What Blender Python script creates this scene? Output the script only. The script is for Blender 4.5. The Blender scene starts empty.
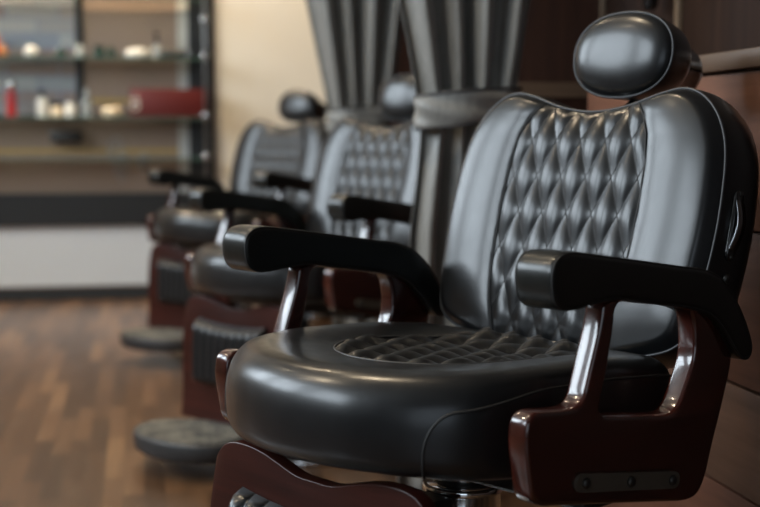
import bpy, bmesh, math, random
from math import sin, cos, tan, pi, radians, sqrt, exp
from mathutils import Vector, Matrix

random.seed(7)
C = bpy.context.scene.collection
S = bpy.context.scene

# ------------------------------------------------------------------ camera, world, light, exposure
PITCH, YAW, CAM_H = radians(5.158), radians(10.5), 0.966
cam_d = bpy.data.cameras.new('camera')
cam = bpy.data.objects.new('camera', cam_d)
C.objects.link(cam)
cam.location = (0, 0, CAM_H)
cam.rotation_euler = (pi / 2 - PITCH, 0, -YAW)
cam_d.sensor_width = 36.0
cam_d.lens = 1297 * 36.0 / 760
cam_d.clip_start = 0.05
cam_d.dof.use_dof = True
cam_d.dof.focus_distance = 1.98
cam_d.dof.aperture_fstop = 2.8
S.camera = cam

w = bpy.data.worlds.new('world')
S.world = w
w.use_nodes = True
w.node_tree.nodes['Background'].inputs[0].default_value = (0.75, 0.87, 1.0, 1)
w.node_tree.nodes['Background'].inputs[1].default_value = 0.9

S.view_settings.view_transform = 'Standard'
S.view_settings.look = 'None'
S.view_settings.gamma = 1
S.view_settings.use_curve_mapping = False
S.view_settings.exposure = 0.6
S.cycles.use_denoising = True
S.cycles.max_bounces = 8
S.cycles.sample_clamp_indirect = 6.0


def area(name, loc, rot, sx, sy, power, col):
    l = bpy.data.lights.new(name, 'AREA')
    l.shape = 'RECTANGLE'
    l.size, l.size_y = sx, sy
    l.energy, l.color = power, col
    o = bpy.data.objects.new(name, l)
    o.location, o.rotation_euler = loc, rot
    C.objects.link(o)
    return o


ZC, SILL, HEAD = 3.6, 1.75, 3.4
WINS = ((0.0, 1.7), (2.2, 3.9), (4.4, 6.1))       # y ranges of the windows in the left wall
for wy0, wy1 in WINS:
    area('window_daylight', (-3.42, (wy0 + wy1) / 2, (SILL + HEAD) / 2), (0, -pi / 2, 0), HEAD - SILL, 1.7, 78, (0.80, 0.91, 1.0))
area('added_fill_light', (-1.0, -2.62, 1.5), (pi / 2, 0, pi), 2.6, 2.0, 8, (0.9, 0.95, 1.0))  # unseen weak fill light, added behind the camera
LAMPS = [(-0.3, 2.7), (-0.3, 4.7), (0.2, 6.9), (-1.6, 7.0), (-1.9, 2.7), (-1.9, 4.7)]


# ------------------------------------------------------------------ helpers
def obj(name, bm, mats, parent=None, smooth=True):
    me = bpy.data.meshes.new(name)
    bmesh.ops.recalc_face_normals(bm, faces=bm.faces)
    bm.to_mesh(me)
    bm.free()
    o = bpy.data.objects.new(name, me)
    for m in (mats if isinstance(mats, (list, tuple)) else [mats]):
        me.materials.append(m)
    if smooth:
        me.polygons.foreach_set('use_smooth', [True] * len(me.polygons))
    C.objects.link(o)
    if parent:
        o.parent = parent
    return o


def sharp(o, deg=35):
    """flat faces with smooth small bevels"""
    o.data.set_sharp_from_angle(angle=radians(deg))
    return o


def empty(name, loc=(0, 0, 0), rz=0):
    o = bpy.data.objects.new(name, None)
    o.location = loc
    o.rotation_euler = (0, 0, rz)
    o.empty_display_size = 0.1
    C.objects.link(o)
    return o


def tag(o, label=None, cat=None, group=None, kind=None):
    if label: o['label'] = label
    if cat: o['category'] = cat
    if group: o['group'] = group
    if kind: o['kind'] = kind
    return o


def box(bm, x0, x1, y0, y1, z0, z1, bev=0.0, seg=2):
    r = bmesh.ops.create_cube(bm, size=1)
    vs = r['verts']
    for v in vs:
        v.co = Vector(((x0 + x1) / 2 + v.co.x * (x1 - x0), (y0 + y1) / 2 + v.co.y * (y1 - y0), (z0 + z1) / 2 + v.co.z * (z1 - z0)))
    if bev:
        es = list({e for v in vs for e in v.link_edges})
        bmesh.ops.bevel(bm, geom=es, offset=bev, segments=seg, affect='EDGES', profile=0.5)


def lathe(bm, prof, M=None, n=32):
    """prof: (radius, height) from bottom to top; M places it"""
    M = M or Matrix()
    rings = []
    for r, z in prof:
        rings.append([bm.verts.new(M @ Vector((r * cos(2 * pi * i / n), r * sin(2 * pi * i / n), z))) for i in range(n)])
    for a, b in zip(rings, rings[1:]):
        for i in range(n):
            bm.faces.new((a[i], a[(i + 1) % n], b[(i + 1) % n], b[i]))
    bm.faces.new(rings[0][::-1])
    bm.faces.new(rings[-1])


def tube(bm, pts, rad, closed=False, n=8):
    pts = [Vector(p) for p in pts]
    N = len(pts)
    rings = []
    up = None
    for i, p in enumerate(pts):
        if closed:
            t = pts[(i + 1) % N] - pts[i - 1]
        else:
            t = pts[min(i + 1, N - 1)] - pts[max(i - 1, 0)]
        t.normalize()
        if up is None:
            up = t.orthogonal().normalized()
        up = (up - t * up.dot(t)).normalized()
        s = t.cross(up)
        r = rad(i / (N - 1)) if callable(rad) else rad
        rings.append([bm.verts.new(p + (up * cos(2 * pi * k / n) + s * sin(2 * pi * k / n)) * r) for k in range(n)])
    for i in range(N if closed else N - 1):
        a, b = rings[i], rings[(i + 1) % N]
        if closed and i == N - 1:      # align the last ring with the first
            off = min(range(n), key=lambda q: (a[0].co - b[q].co).length)
            b = b[off:] + b[:off]
        for k in range(n):
            bm.faces.new((a[k], a[(k + 1) % n], b[(k + 1) % n], b[k]))
    if not closed:
        bm.faces.new(rings[0][::-1])
        bm.faces.new(rings[-1])


def catmull(pts, per=12, closed=True):
    out = []
    n = len(pts)
    D = len(pts[0])
    rng = n if closed else n - 1
    for i in range(rng):
        if closed:
            p = [pts[(i + k - 1) % n] for k in range(4)]
        else:
            p = [pts[min(max(i + k - 1, 0), n - 1)] for k in range(4)]
        for j in range(per):
            t = j / per
            out.append(tuple(0.5 * (2 * p[1][d] + (p[2][d] - p[0][d]) * t + (2 * p[0][d] - 5 * p[1][d] + 4 * p[2][d] - p[3][d]) * t * t
                             + (3 * p[1][d] - p[0][d] - 3 * p[2][d] + p[3][d]) * t ** 3) for d in range(D)))
    if not closed:
        out.append(tuple(pts[-1]))
    return out


def chaikin(pts, it=3):
    for _ in range(it):
        q = []
        for i in range(len(pts)):
            a, b = pts[i], pts[(i + 1) % len(pts)]
            q.append((a[0] * .75 + b[0] * .25, a[1] * .75 + b[1] * .25))
            q.append((a[0] * .25 + b[0] * .75, a[1] * .25 + b[1] * .75))
        pts = q
    return pts


def resample(pts, n):
    """closed 2D polyline -> n points evenly by length"""
    L = [0]
    m = len(pts)
    for i in range(m):
        a, b = pts[i], pts[(i + 1) % m]
        L.append(L[-1] + math.hypot(a[0] - b[0], a[1] - b[1]))
    out = []
    k = 0
    for j in range(n):
        s = L[-1] * j / n
        while L[k + 1] < s:
            k += 1
        f = (s - L[k]) / max(1e-9, L[k + 1] - L[k])
        a, b = pts[k], pts[(k + 1) % m]
        out.append((a[0] + (b[0] - a[0]) * f, a[1] + (b[1] - a[1]) * f))
    return out


def plate(name, outline, holes, thick, bevel, mat, parent, place):
    """flat slab with rounded edges from a closed outline with holes; place maps (u, v, w) to a point"""
    cu = bpy.data.curves.new(name, 'CURVE')
    cu.dimensions = '2D'
    cu.fill_mode = 'BOTH'
    cu.extrude = thick / 2 - bevel
    cu.bevel_depth = bevel
    cu.bevel_resolution = 3
    cu.offset = -bevel
    for pl in [outline] + holes:
        sp = cu.splines.new('POLY')
        sp.points.add(len(pl) - 1)
        for p, q in zip(sp.points, pl):
            p.co = (q[0], q[1], 0, 1)
        sp.use_cyclic_u = True
    tmp = bpy.data.objects.new('tmp', cu)
    C.objects.link(tmp)
    me = bpy.data.meshes.new_from_object(tmp.evaluated_get(bpy.context.evaluated_depsgraph_get()))
    bpy.data.objects.remove(tmp)
    bpy.data.curves.remove(cu)
    bm = bmesh.new()
    bm.from_mesh(me)
    bpy.data.meshes.remove(me)
    bmesh.ops.remove_doubles(bm, verts=bm.verts, dist=1e-5)
    for v in bm.verts:
        v.co = Vector(place(v.co.x, v.co.y, v.co.z))
    return sharp(obj(name, bm, mat, parent), 40)


def smooth01(a, b, x):
    t = min(1, max(0, (x - a) / (b - a)))
    return t * t * (3 - 2 * t)


def interp(tab, x):
    if x <= tab[0][0]: return tab[0][1]
    for (a, fa), (b, fb) in zip(tab, tab[1:]):
        if x <= b:
            return fa + (fb - fa) * (x - a) / (b - a)
    return tab[-1][1]


# ------------------------------------------------------------------ materials
def mat(name, col, rough=0.5, metal=0.0, coat=0.0, coat_rough=0.1, spec=0.5):
    m = bpy.data.materials.new(name)
    m.use_nodes = True
    b = m.node_tree.nodes['Principled BSDF']
    b.inputs['Base Color'].default_value = (*col, 1)
    b.inputs['Roughness'].default_value = rough
    b.inputs['Metallic'].default_value = metal
    b.inputs['Coat Weight'].default_value = coat
    b.inputs['Coat Roughness'].default_value = coat_rough
    b.inputs['Specular IOR Level'].default_value = spec
    return m


def nd(m, t, **kw):
    n = m.node_tree.nodes.new(t)
    for k, v in kw.items():
        setattr(n, k, v)
    return n


def lk(m, a, b):
    m.node_tree.links.new(a, b)


def bs(m):
    return m.node_tree.nodes['Principled BSDF']


def coords(m, scale=(1, 1, 1), rot=(0, 0, 0)):
    t = nd(m, 'ShaderNodeTexCoord')
    mp = nd(m, 'ShaderNodeMapping')
    mp.inputs['Scale'].default_value = scale
    mp.inputs['Rotation'].default_value = rot
    lk(m, t.outputs['Object'], mp.inputs['Vector'])
    return mp.outputs[0]


def ramp(m, fac, stops):
    r = nd(m, 'ShaderNodeValToRGB')
    el = r.color_ramp.elements
    while len(el) < len(stops): el.new(0.5)
    for e, (p, c) in zip(el, stops):
        e.position, e.color = p, (*c, 1)
    lk(m, fac, r.inputs[0])
    return r.outputs[0]


def noise(m, vec, scale, detail=4, rough=0.5):
    n = nd(m, 'ShaderNodeTexNoise')
    n.inputs['Scale'].default_value = scale
    n.inputs['Detail'].default_value = detail
    n.inputs['Roughness'].default_value = rough
    lk(m, vec, n.inputs['Vector'])
    return n


def bump(m, h, strength, dist=0.002):
    b = nd(m, 'ShaderNodeBump')
    b.inputs['Strength'].default_value = strength
    b.inputs['Distance'].default_value = dist
    lk(m, h, b.inputs['Height'])
    lk(m, b.outputs[0], bs(m).inputs['Normal'])


def leather(name, col, rough, coat=0.25):
    m = mat(name, col, rough, coat=coat, coat_rough=0.2, spec=0.42)
    v = coords(m)
    n1 = noise(m, v, 420, 2)
    n2 = noise(m, v, 34, 5, 0.6)
    mx = nd(m, 'ShaderNodeMath', operation='MULTIPLY_ADD')
    mx.inputs[1].default_value = 1.6
    lk(m, n2.outputs[0], mx.inputs[0])
    lk(m, n1.outputs[0], mx.inputs[2])
    bump(m, mx.outputs[0], 0.10, 0.0009)
    r = nd(m, 'ShaderNodeMapRange')
    r.inputs['To Min'].default_value = rough - 0.06
    r.inputs['To Max'].default_value = rough + 0.07
    lk(m, n2.outputs[0], r.inputs[0])
    lk(m, r.outputs[0], bs(m).inputs['Roughness'])
    return m


M_LEATHER = leather('black leather', (0.009, 0.0096, 0.0105), 0.32)
M_ARM = leather('black arm leather', (0.008, 0.0095, 0.009), 0.30, 0.2)
M_PIPE = mat('grey piping', (0.035, 0.035, 0.037), 0.42)
M_SEAM = mat('dark thread seam', (0.012, 0.012, 0.012), 0.6)
M_CHROME = mat('chrome', (0.78, 0.79, 0.8), 0.09, 1.0)
M_STRAP = mat('dark polished metal', (0.22, 0.22, 0.23), 0.22, 1.0)
M_DULL = mat('dull grey metal', (0.25, 0.25, 0.25), 0.35, 0.9)
M_STEEL = mat('dark steel', (0.06, 0.058, 0.055), 0.4, 0.8)
M_BRONZE = mat('dark bronze strip', (0.11, 0.095, 0.075), 0.5, 0.3)
M_BLACK = mat('black gloss plastic', (0.01, 0.01, 0.011), 0.18, coat=0.4)
M_RUBBER = mat('worn tread', (0.03, 0.029, 0.026), 0.5)


M_PLATE = mat('dark cast plate', (0.02, 0.02, 0.021), 0.5)
n_ = noise(M_RUBBER, coords(M_RUBBER), 26, 4, 0.7)
lk(M_RUBBER, ramp(M_RUBBER, n_.outputs[0], [(0.42, (0.02, 0.02, 0.018)), (0.58, (0.11, 0.102, 0.08))]), bs(M_RUBBER).inputs['Base Color'])


def wood(name, dark, light, scale, rough, coat, grain_axis='z', bump_s=0.05):
    m = mat(name, light, rough, coat=coat, coat_rough=0.06)
    sc = {'x': (1, 14, 14), 'y': (14, 1, 14), 'z': (14, 14, 1)}[grain_axis]
    v = coords(m, tuple(scale * s for s in sc))
    n = noise(m, v, 1.0, 6, 0.6)
    c = ramp(m, n.outputs[0], [(0.3, dark), (0.7, light)])
    lk(m, c, bs(m).inputs['Base Color'])
    if bump_s: bump(m, n.outputs[0], bump_s, 0.001)
    return m


M_MAHOG = wood('polished mahogany', (0.018, 0.0038, 0.0026), (0.058, 0.0115, 0.007), 3.0, 0.22, 0.8, 'y', 0)
M_MAHOGZ = wood('polished mahogany board', (0.015, 0.0028, 0.002), (0.040, 0.0075, 0.005), 3.0, 0.34, 0.08, 'x', 0)
bs(M_MAHOGZ).inputs['Specular IOR Level'].default_value = 0.35
M_PANEL_RED = wood('reddish wood panel', (0.045, 0.018, 0.011), (0.085, 0.035, 0.02), 2.0, 0.4, 0.1, 'z')
M_PANEL_DARK = wood('dark wood panel', (0.013, 0.006, 0.004), (0.032, 0.015, 0.009), 2.0, 0.5, 0.0, 'z')
bs(M_PANEL_DARK).inputs['Specular IOR Level'].default_value = 0.2
M_BOARD = wood('brown wood board', (0.10, 0.042, 0.026), (0.19, 0.085, 0.052), 2.0, 0.42, 0.1, 'y')
M_BOARD2 = wood('greyish wood board', (0.072, 0.037, 0.023), (0.125, 0.068, 0.045), 2.0, 0.45, 0.1, 'y')
M_BOARD3 = wood('darker brown wood board', (0.065, 0.027, 0.017), (0.12, 0.052, 0.032), 2.0, 0.45, 0.1, 'y')
for m_ in (M_BOARD, M_BOARD2, M_BOARD3):
    bs(m_).inputs['Specular IOR Level'].default_value = 0.2
M_LEDGE = wood('tan wood edge', (0.08, 0.046, 0.028), (0.115, 0.07, 0.043), 2.0, 0.4, 0.1, 'y')
M_LEDGEX = wood('tan wood rail', (0.17, 0.10, 0.06), (0.24, 0.15, 0.09), 2.0, 0.4, 0.1, 'x')
M_BATTEN = wood('pale wood batten', (0.14, 0.095, 0.06), (0.20, 0.14, 0.09), 2.0, 0.4, 0.1, 'z')

# floor: narrow walnut strips running along the room
M_FLOOR = mat('walnut strip floor', (0.1, 0.05, 0.03), 0.3, coat=0.25, coat_rough=0.2)
v = coords(M_FLOOR, (1, 1, 1), (0, 0, pi / 2))
br = nd(M_FLOOR, 'ShaderNodeTexBrick')
br.offset = 0.37
br.inputs['Scale'].default_value = 1.0
br.inputs['Brick Width'].default_value = 0.5
br.inputs['Row Height'].default_value = 0.056
br.inputs['Mortar Size'].default_value = 0.0012
br.inputs['Bias'].default_value = -0.1
br.inputs['Color1'].default_value = (0, 0, 0, 1)
br.inputs['Color2'].default_value = (1, 1, 1, 1)
br.inputs['Mortar'].default_value = (0.2, 0.2, 0.2, 1)
lk(M_FLOOR, v, br.inputs['Vector'])
v2 = coords(M_FLOOR, (26, 1.6, 1))
gn = noise(M_FLOOR, v2, 1.0, 6, 0.65)
mx = nd(M_FLOOR, 'ShaderNodeMix')
mx.inputs[0].default_value = 0.45
lk(M_FLOOR, br.outputs['Color'], mx.inputs[2])
lk(M_FLOOR, gn.outputs[0], mx.inputs[3])
lk(M_FLOOR, ramp(M_FLOOR, mx.outputs[0], [(0.15, (0.048, 0.025, 0.013)), (0.45, (0.085, 0.044, 0.022)), (0.66, (0.128, 0.067, 0.033)), (0.88, (0.26, 0.15, 0.072))]),
   bs(M_FLOOR).inputs['Base Color'])
bump(M_FLOOR, mx.outputs[0], 0.08, 0.001)


def paint(name, a, b, rough=0.7):
    m = mat(name, a, rough)
    n = noise(m, coords(m), 1.3, 3)
    lk(m, ramp(m, n.outputs[0], [(0.3, a), (0.7, b)]), bs(m).inputs['Base Color'])
    n2 = noise(m, coords(m), 120, 3)
    bump(m, n2.outputs[0], 0.1, 0.002)
    return m


M_CREAM = paint('cream painted wall', (0.80, 0.725, 0.60), (0.84, 0.785, 0.68), 0.45)
M_WHITE = paint('white painted wall', (0.84, 0.85, 0.84), (0.87, 0.88, 0.87), 0.6)
M_CEIL = paint('ceiling paint', (0.30, 0.28, 0.25), (0.34, 0.32, 0.29))
M_TAUPE = paint('taupe wall', (0.20, 0.17, 0.14), (0.24, 0.20, 0.17))
M_FRAME = mat('dark frame wood', (0.022, 0.022, 0.021), 0.4)
M_SKIRT = mat('dark baseboard paint', (0.032, 0.032, 0.031), 0.45)
M_BROWN = paint('brown backing panel', (0.31, 0.215, 0.16), (0.37, 0.26, 0.195), 0.5)
M_STRIP = mat('off-white strip', (0.6, 0.58, 0.54), 0.5)
M_REFLECTION = mat('ochre painted reflection', (0.50, 0.32, 0.09), 0.45)  # flat ochre standing in for yellow reflections on the brown panel
M_GLASS = mat('shelf glass', (0.75, 0.9, 0.82), 0.03)
bs(M_GLASS).inputs['Transmission Weight'].default_value = 0.92
bs(M_GLASS).inputs['IOR'].default_value = 1.45
M_GLASSEDGE = mat('green glass edge', (0.05, 0.10, 0.075), 0.2)

# satin curtain
M_CURT = mat('grey satin curtain', (0.13, 0.13, 0.125), 0.42, metal=0.0, spec=0.45)
bs(M_CURT).inputs['Sheen Weight'].default_value = 0.3
v = coords(M_CURT, (220, 220, 8))
n = noise(M_CURT, v, 1.0, 3)
lk(M_CURT, ramp(M_CURT, n.outputs[0], [(0.3, (0.14, 0.137, 0.126)), (0.7, (0.22, 0.215, 0.198))]), bs(M_CURT).inputs['Base Color'])
bump(M_CURT, n.outputs[0], 0.15, 0.001)
M_CURTEDGE = mat('dark hem', (0.03, 0.03, 0.032), 0.5)

# notice board: rows of small coloured cards
M_POSTER = mat('printed price cards', (0.4, 0.4, 0.42), 0.5)
t = nd(M_POSTER, 'ShaderNodeTexCoord')
br = nd(M_POSTER, 'ShaderNodeTexBrick')
br.offset = 0.4
for k, val in (('Scale', 1.0), ('Brick Width', 0.3), ('Row Height', 0.082), ('Mortar Size', 0.006), ('Bias', 0.0)):
    br.inputs[k].default_value = val
br.inputs['Color1'].default_value = (0, 0, 0, 1)
br.inputs['Color2'].default_value = (1, 1, 1, 1)
br.inputs['Mortar'].default_value = (0.5, 0.5, 0.5, 1)
mp = nd(M_POSTER, 'ShaderNodeMapping')
mp.inputs['Rotation'].default_value = (-pi / 2, 0, 0)
lk(M_POSTER, t.outputs['Object'], mp.inputs['Vector'])
lk(M_POSTER, mp.outputs[0], br.inputs['Vector'])
lk(M_POSTER, ramp(M_POSTER, br.outputs['Color'], [(0.0, (0.27, 0.17, 0.145)), (0.3, (0.36, 0.33, 0.32)), (0.5, (0.25, 0.28, 0.34)), (0.75, (0.42, 0.42, 0.42)), (1.0, (0.31, 0.21, 0.18))]),
   bs(M_POSTER).inputs['Base Color'])


def emit(name, col, s):
    m = mat(name, (0.9, 0.9, 0.9))
    bs(m).inputs['Emission Color'].default_value = (*col, 1)
    bs(m).inputs['Emission Strength'].default_value = s
    return m


# ------------------------------------------------------------------ setting
XL, XR, YB, YE = -3.2, 1.35, -2.5, 7.9


def struct(name, boxes, m, bev=0):
    bm = bmesh.new()
    for b in boxes:
        box(bm, *b, bev=bev)
    return tag(obj(name, bm, m, smooth=False), kind='structure')


struct('floor', [(XL - .2, XR + .2, YB - .2, YE + .2, -0.1, 0)], M_FLOOR)
struct('ceiling', [(XL - .2, XR + .2, YB - .2, YE + .2, ZC, ZC + .1)], M_CEIL)
# end wall: white below the frame, cream beside it
struct('wall_end', [(XL, XR + .15, YE, YE + .15, 0, ZC)], M_CREAM)
struct('wall_end_dado', [(XL, 0.30, YE - .012, YE, 0.0, 0.45)], M_WHITE)
struct('baseboard_end', [(XL, XR, YE - .03, YE - .012, 0, 0.072)], M_SKIRT)
struct('trim_end', [(XL, XR, YE - .036, YE - .012, 0.072, 0.08)], M_LEDGEX)
struct('wall_right', [(XR, XR + .15, YB, YE, 0, ZC)], M_PANEL_DARK)
struct('wall_back', [(XL, -2.3, YB - .15, YB, 0, ZC), (0.3, XR, YB - .15, YB, 0, ZC), (-2.3, 0.3, YB - .15, YB, 0, 0.45), (-2.3, 0.3, YB - .15, YB, 2.55, ZC)], M_TAUPE)
left = [(XL - .15, XL, YB, YE, 0, SILL), (XL - .15, XL, YB, YE, HEAD, ZC)]
edges = [YB] + [e for wn in WINS for e in wn] + [YE]
for a, b in zip(edges[0::2], edges[1::2]):
    left.append((XL - .15, XL, a, b, SILL, HEAD))
struct('wall_left', left, M_TAUPE)
for i, (a, b) in enumerate(WINS):
    bx = [(XL - .1, XL - .04, a, a + .05, SILL, HEAD), (XL - .1, XL - .04, b - .05, b, SILL, HEAD), (XL - .1, XL - .04, a, b, SILL, SILL + .06),
          (XL - .1, XL - .04, a, b, HEAD - .06, HEAD), (XL - .09, XL - .05, (a + b) / 2 - .025, (a + b) / 2 + .025, SILL, HEAD), (XL - .09, XL - .05, a, b, 2.66, 2.70)]
    struct('window_%d' % (i + 1), bx, M_FRAME)

# wood partitions between the stations, with a tan rail
for k, y in enumerate((3.68, 5.66)):
    p = struct('wall_partition_%d' % (k + 1), [(0.97, XR, y, y + .06, 0, ZC)], M_PANEL_RED)
    struct('trim_%d' % (k + 1), [(0.965, XR, y - .014, y, 1.08, 1.123)], M_LEDGEX, 0.002)
# pale battens on the dark wall
for k, y in enumerate((1.6, 3.118, 3.66)):
    struct('trim_%d' % (k + 3), [(XR - .014, XR, y - .012, y + .012, 1.125, ZC)], M_BATTEN, 0.002)



def cabinet(y0, y1, label):
    r = tag(empty('station_cabinet', (1.1, (y0 + y1) / 2, 0)), label, 'cabinet')
    h = (y1 - y0) / 2
    bm = bmesh.new(); box(bm, 0.018, 0.235, -h, h, 0, 1.09); obj('carcass', bm, M_PANEL_DARK, r, False)
    for z0, z1, m in ((0.06, 0.292, M_BOARD3), (0.296, 0.496, M_BOARD2), (0.502, 0.790, M_BOARD3), (0.794, 1.084, M_BOARD)):
        bm = bmesh.new(); box(bm, 0, 0.0185, -h, h, z0, z1, 0.002); sharp(obj('front_board', bm, m, r))
    bm = bmesh.new(); box(bm, -0.008, 0.235, -h - .004, h + .004, 1.0905, 1.126, 0.003); sharp(obj('worktop', bm, M_LEDGE, r))


cabinet(2.06, 3.10, 'low brown wood cabinet with tan top edge behind the nearest barber chair')

# ceiling downlights
for x, y in LAMPS:
    r = tag(empty('ceiling_downlight', (x, y, ZC)), 'round warm recessed downlight in the ceiling', 'ceiling light', 'ceiling downlights')
    bm = bmesh.new(); lathe(bm, [(0.075, -0.012), (0.1, -0.012), (0.1, 0.0)], n=24); obj('rim', bm, M_CHROME, r)
    bm = bmesh.new(); lathe(bm, [(0.074, -0.010), (0.074, -0.013)], n=24); obj('lens', bm, emit('warm lens', (1, .78, .5), 14), r)
    l = bpy.data.lights.new('downlight', 'SPOT')
    l.energy, l.color, l.spot_size, l.spot_blend, l.shadow_soft_size = (275 if y > 6 else 105), (1, 0.80, 0.55), radians(110), 0.6, 0.07
    lo = bpy.data.objects.new('downlight', l)
    lo.location = (x, y, ZC - .02)
    C.objects.link(lo)


# ------------------------------------------------------------------ barber chair
REC = radians(15.95)
BY, BZ = -0.241, 0.646


def back_pt(x, t, d):
    return (x, BY - t * sin(REC) + d * cos(REC), BZ + t * cos(REC) + d * sin(REC))


def sym(half):
    """half outline from bottom centre to top centre -> closed outline"""
    return half + [(-x, t) for x, t in reversed(half[1:-1])]


BACK = resample(catmull(sym([(0, -.050), (.11, -.047), (.205, -.028), (.252, -.008), (.272, .025), (.283, .11), (.287, .20), (.279, .30), (.258, .358), (.225, .396), (.185, .413),
                             (.14, .407), (.07, .385), (0, .376)]), 14), 480)
QW = [(-.06, .113), (.03, .134), (.1, .145), (.2, .149), (.28, .146), (.33, .138), (.365, .122), (.40, .093), (.43, .06)]


def quilt(u, v, pu, pv):
    a, b = u / pu + v / pv, u / pu - v / pv
    fa, fb = a - math.floor(a), b - math.floor(b)
    da, db = 1 - abs(2 * fa - 1), 1 - abs(2 * fb - 1)      # 0 on a seam, 1 mid-way
    return (sin(pi * fa) * sin(pi * fb)) ** 0.82


def back_front(x, t, r, panel=False):
    d = 0.024 * (1 - r ** 6) ** 0.6
    q = interp(QW, t) - abs(x)
    fade = smooth01(1.0, 0.93, r)
    if panel:                       # the quilted centre
        return d + fade * (-0.003 + 0.0072 * quilt(x, t - .32, .054, .128) * (0.45 + 0.55 * smooth01(0, .012, q)))
    d -= smooth01(-0.001, 0.006, q) * 0.014 * smooth01(1.0, .97, r)      # the bed under the quilted centre
    if q <= 0:
        d += fade * 0.011 * (1 - exp(q / 0.028))
    return d


def quilted(name, parent, pu, pv, v0, ra, rb, inside_f, clamp_f, surf, stitch_r):
    """diamond-stitched panel: the mesh follows the stitch lines so that the creases are crisp"""
    D = 9
    bm = bmesh.new()
    uv, used = {}, {}
    for i in range(ra[0] * D, ra[1] * D + 1):
        for j in range(rb[0] * D, rb[1] * D + 1):
            a, b = i / D, j / D
            uv[i, j] = ((a + b) / 2 * pu, v0 + (a - b) / 2 * pv)
    inside = {k: inside_f(*p) for k, p in uv.items()}

    def vert(k):
        if k not in used:
            p = uv[k] if inside[k] else clamp_f(*uv[k])
            used[k] = bm.verts.new(surf(*p))
        return used[k]
    for i in range(ra[0] * D, ra[1] * D):
        for j in range(rb[0] * D, rb[1] * D):
            ks = [(i, j), (i + 1, j), (i + 1, j + 1), (i, j + 1)]
            if any(inside[k] for k in ks):
                bm.faces.new([vert(k) for k in ks])
    back = {v: k for k, v in used.items()}
    lines = {}
    for e in bm.edges:
        k0, k1 = back[e.verts[0]], back[e.verts[1]]
        for d in (0, 1):
            if k0[d] == k1[d] and k0[d] % D == 0:
                e.smooth = False
    st = bmesh.new()
    for d in (0, 1):
        vals = sorted({k[d] for k in used if k[d] % D == 0})
        for val in vals:
            run = sorted([k for k in used if k[d] == val and inside[k]], key=lambda k: k[1 - d])
            if len(run) > 3:
                tube(st, [used[k].co.copy() for k in run], stitch_r, False, 5)
    bmesh.ops.dissolve_degenerate(bm, dist=1e-5, edges=bm.edges)
    o = tag(obj(name, bm, M_LEATHER, parent), 'diamond-quilted centre panel')
    return o, st


def make_quilted_panel(parent, c):
    ang = [math.atan2(t - c[1], x - c[0]) for x, t in BACK]
    rad = [math.hypot(x - c[0], t - c[1]) for x, t in BACK]

    def rmax(x, t):
        a = math.atan2(t - c[1], x - c[0])
        return rad[min(range(len(BACK)), key=lambda i: abs((ang[i] - a + pi) % (2 * pi) - pi))]

    def inside(x, t):
        return abs(x) < interp(QW, t) and math.hypot(x - c[0], t - c[1]) < .985 * rmax(x, t)

    def clamp(x, t):
        w_ = interp(QW, t)
        x = max(-w_, min(w_, x))
        rm, rr = rmax(x, t) * .985, math.hypot(x - c[0], t - c[1])
        if rr > rm:
            x, t = c[0] + (x - c[0]) * rm / rr, c[1] + (t - c[1]) * rm / rr
        return x, t

    def surf(x, t):
        return back_pt(x, t, back_front(x, t, min(1, math.hypot(x - c[0], t - c[1]) / rmax(x, t)), True))
    o, st = quilted('quilted_panel', parent, .054, .128, .32, (-6, 4), (-4, 6), inside, clamp, surf, .0009)
    obj('panel_stitching', st, M_SEAM, parent)


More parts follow.
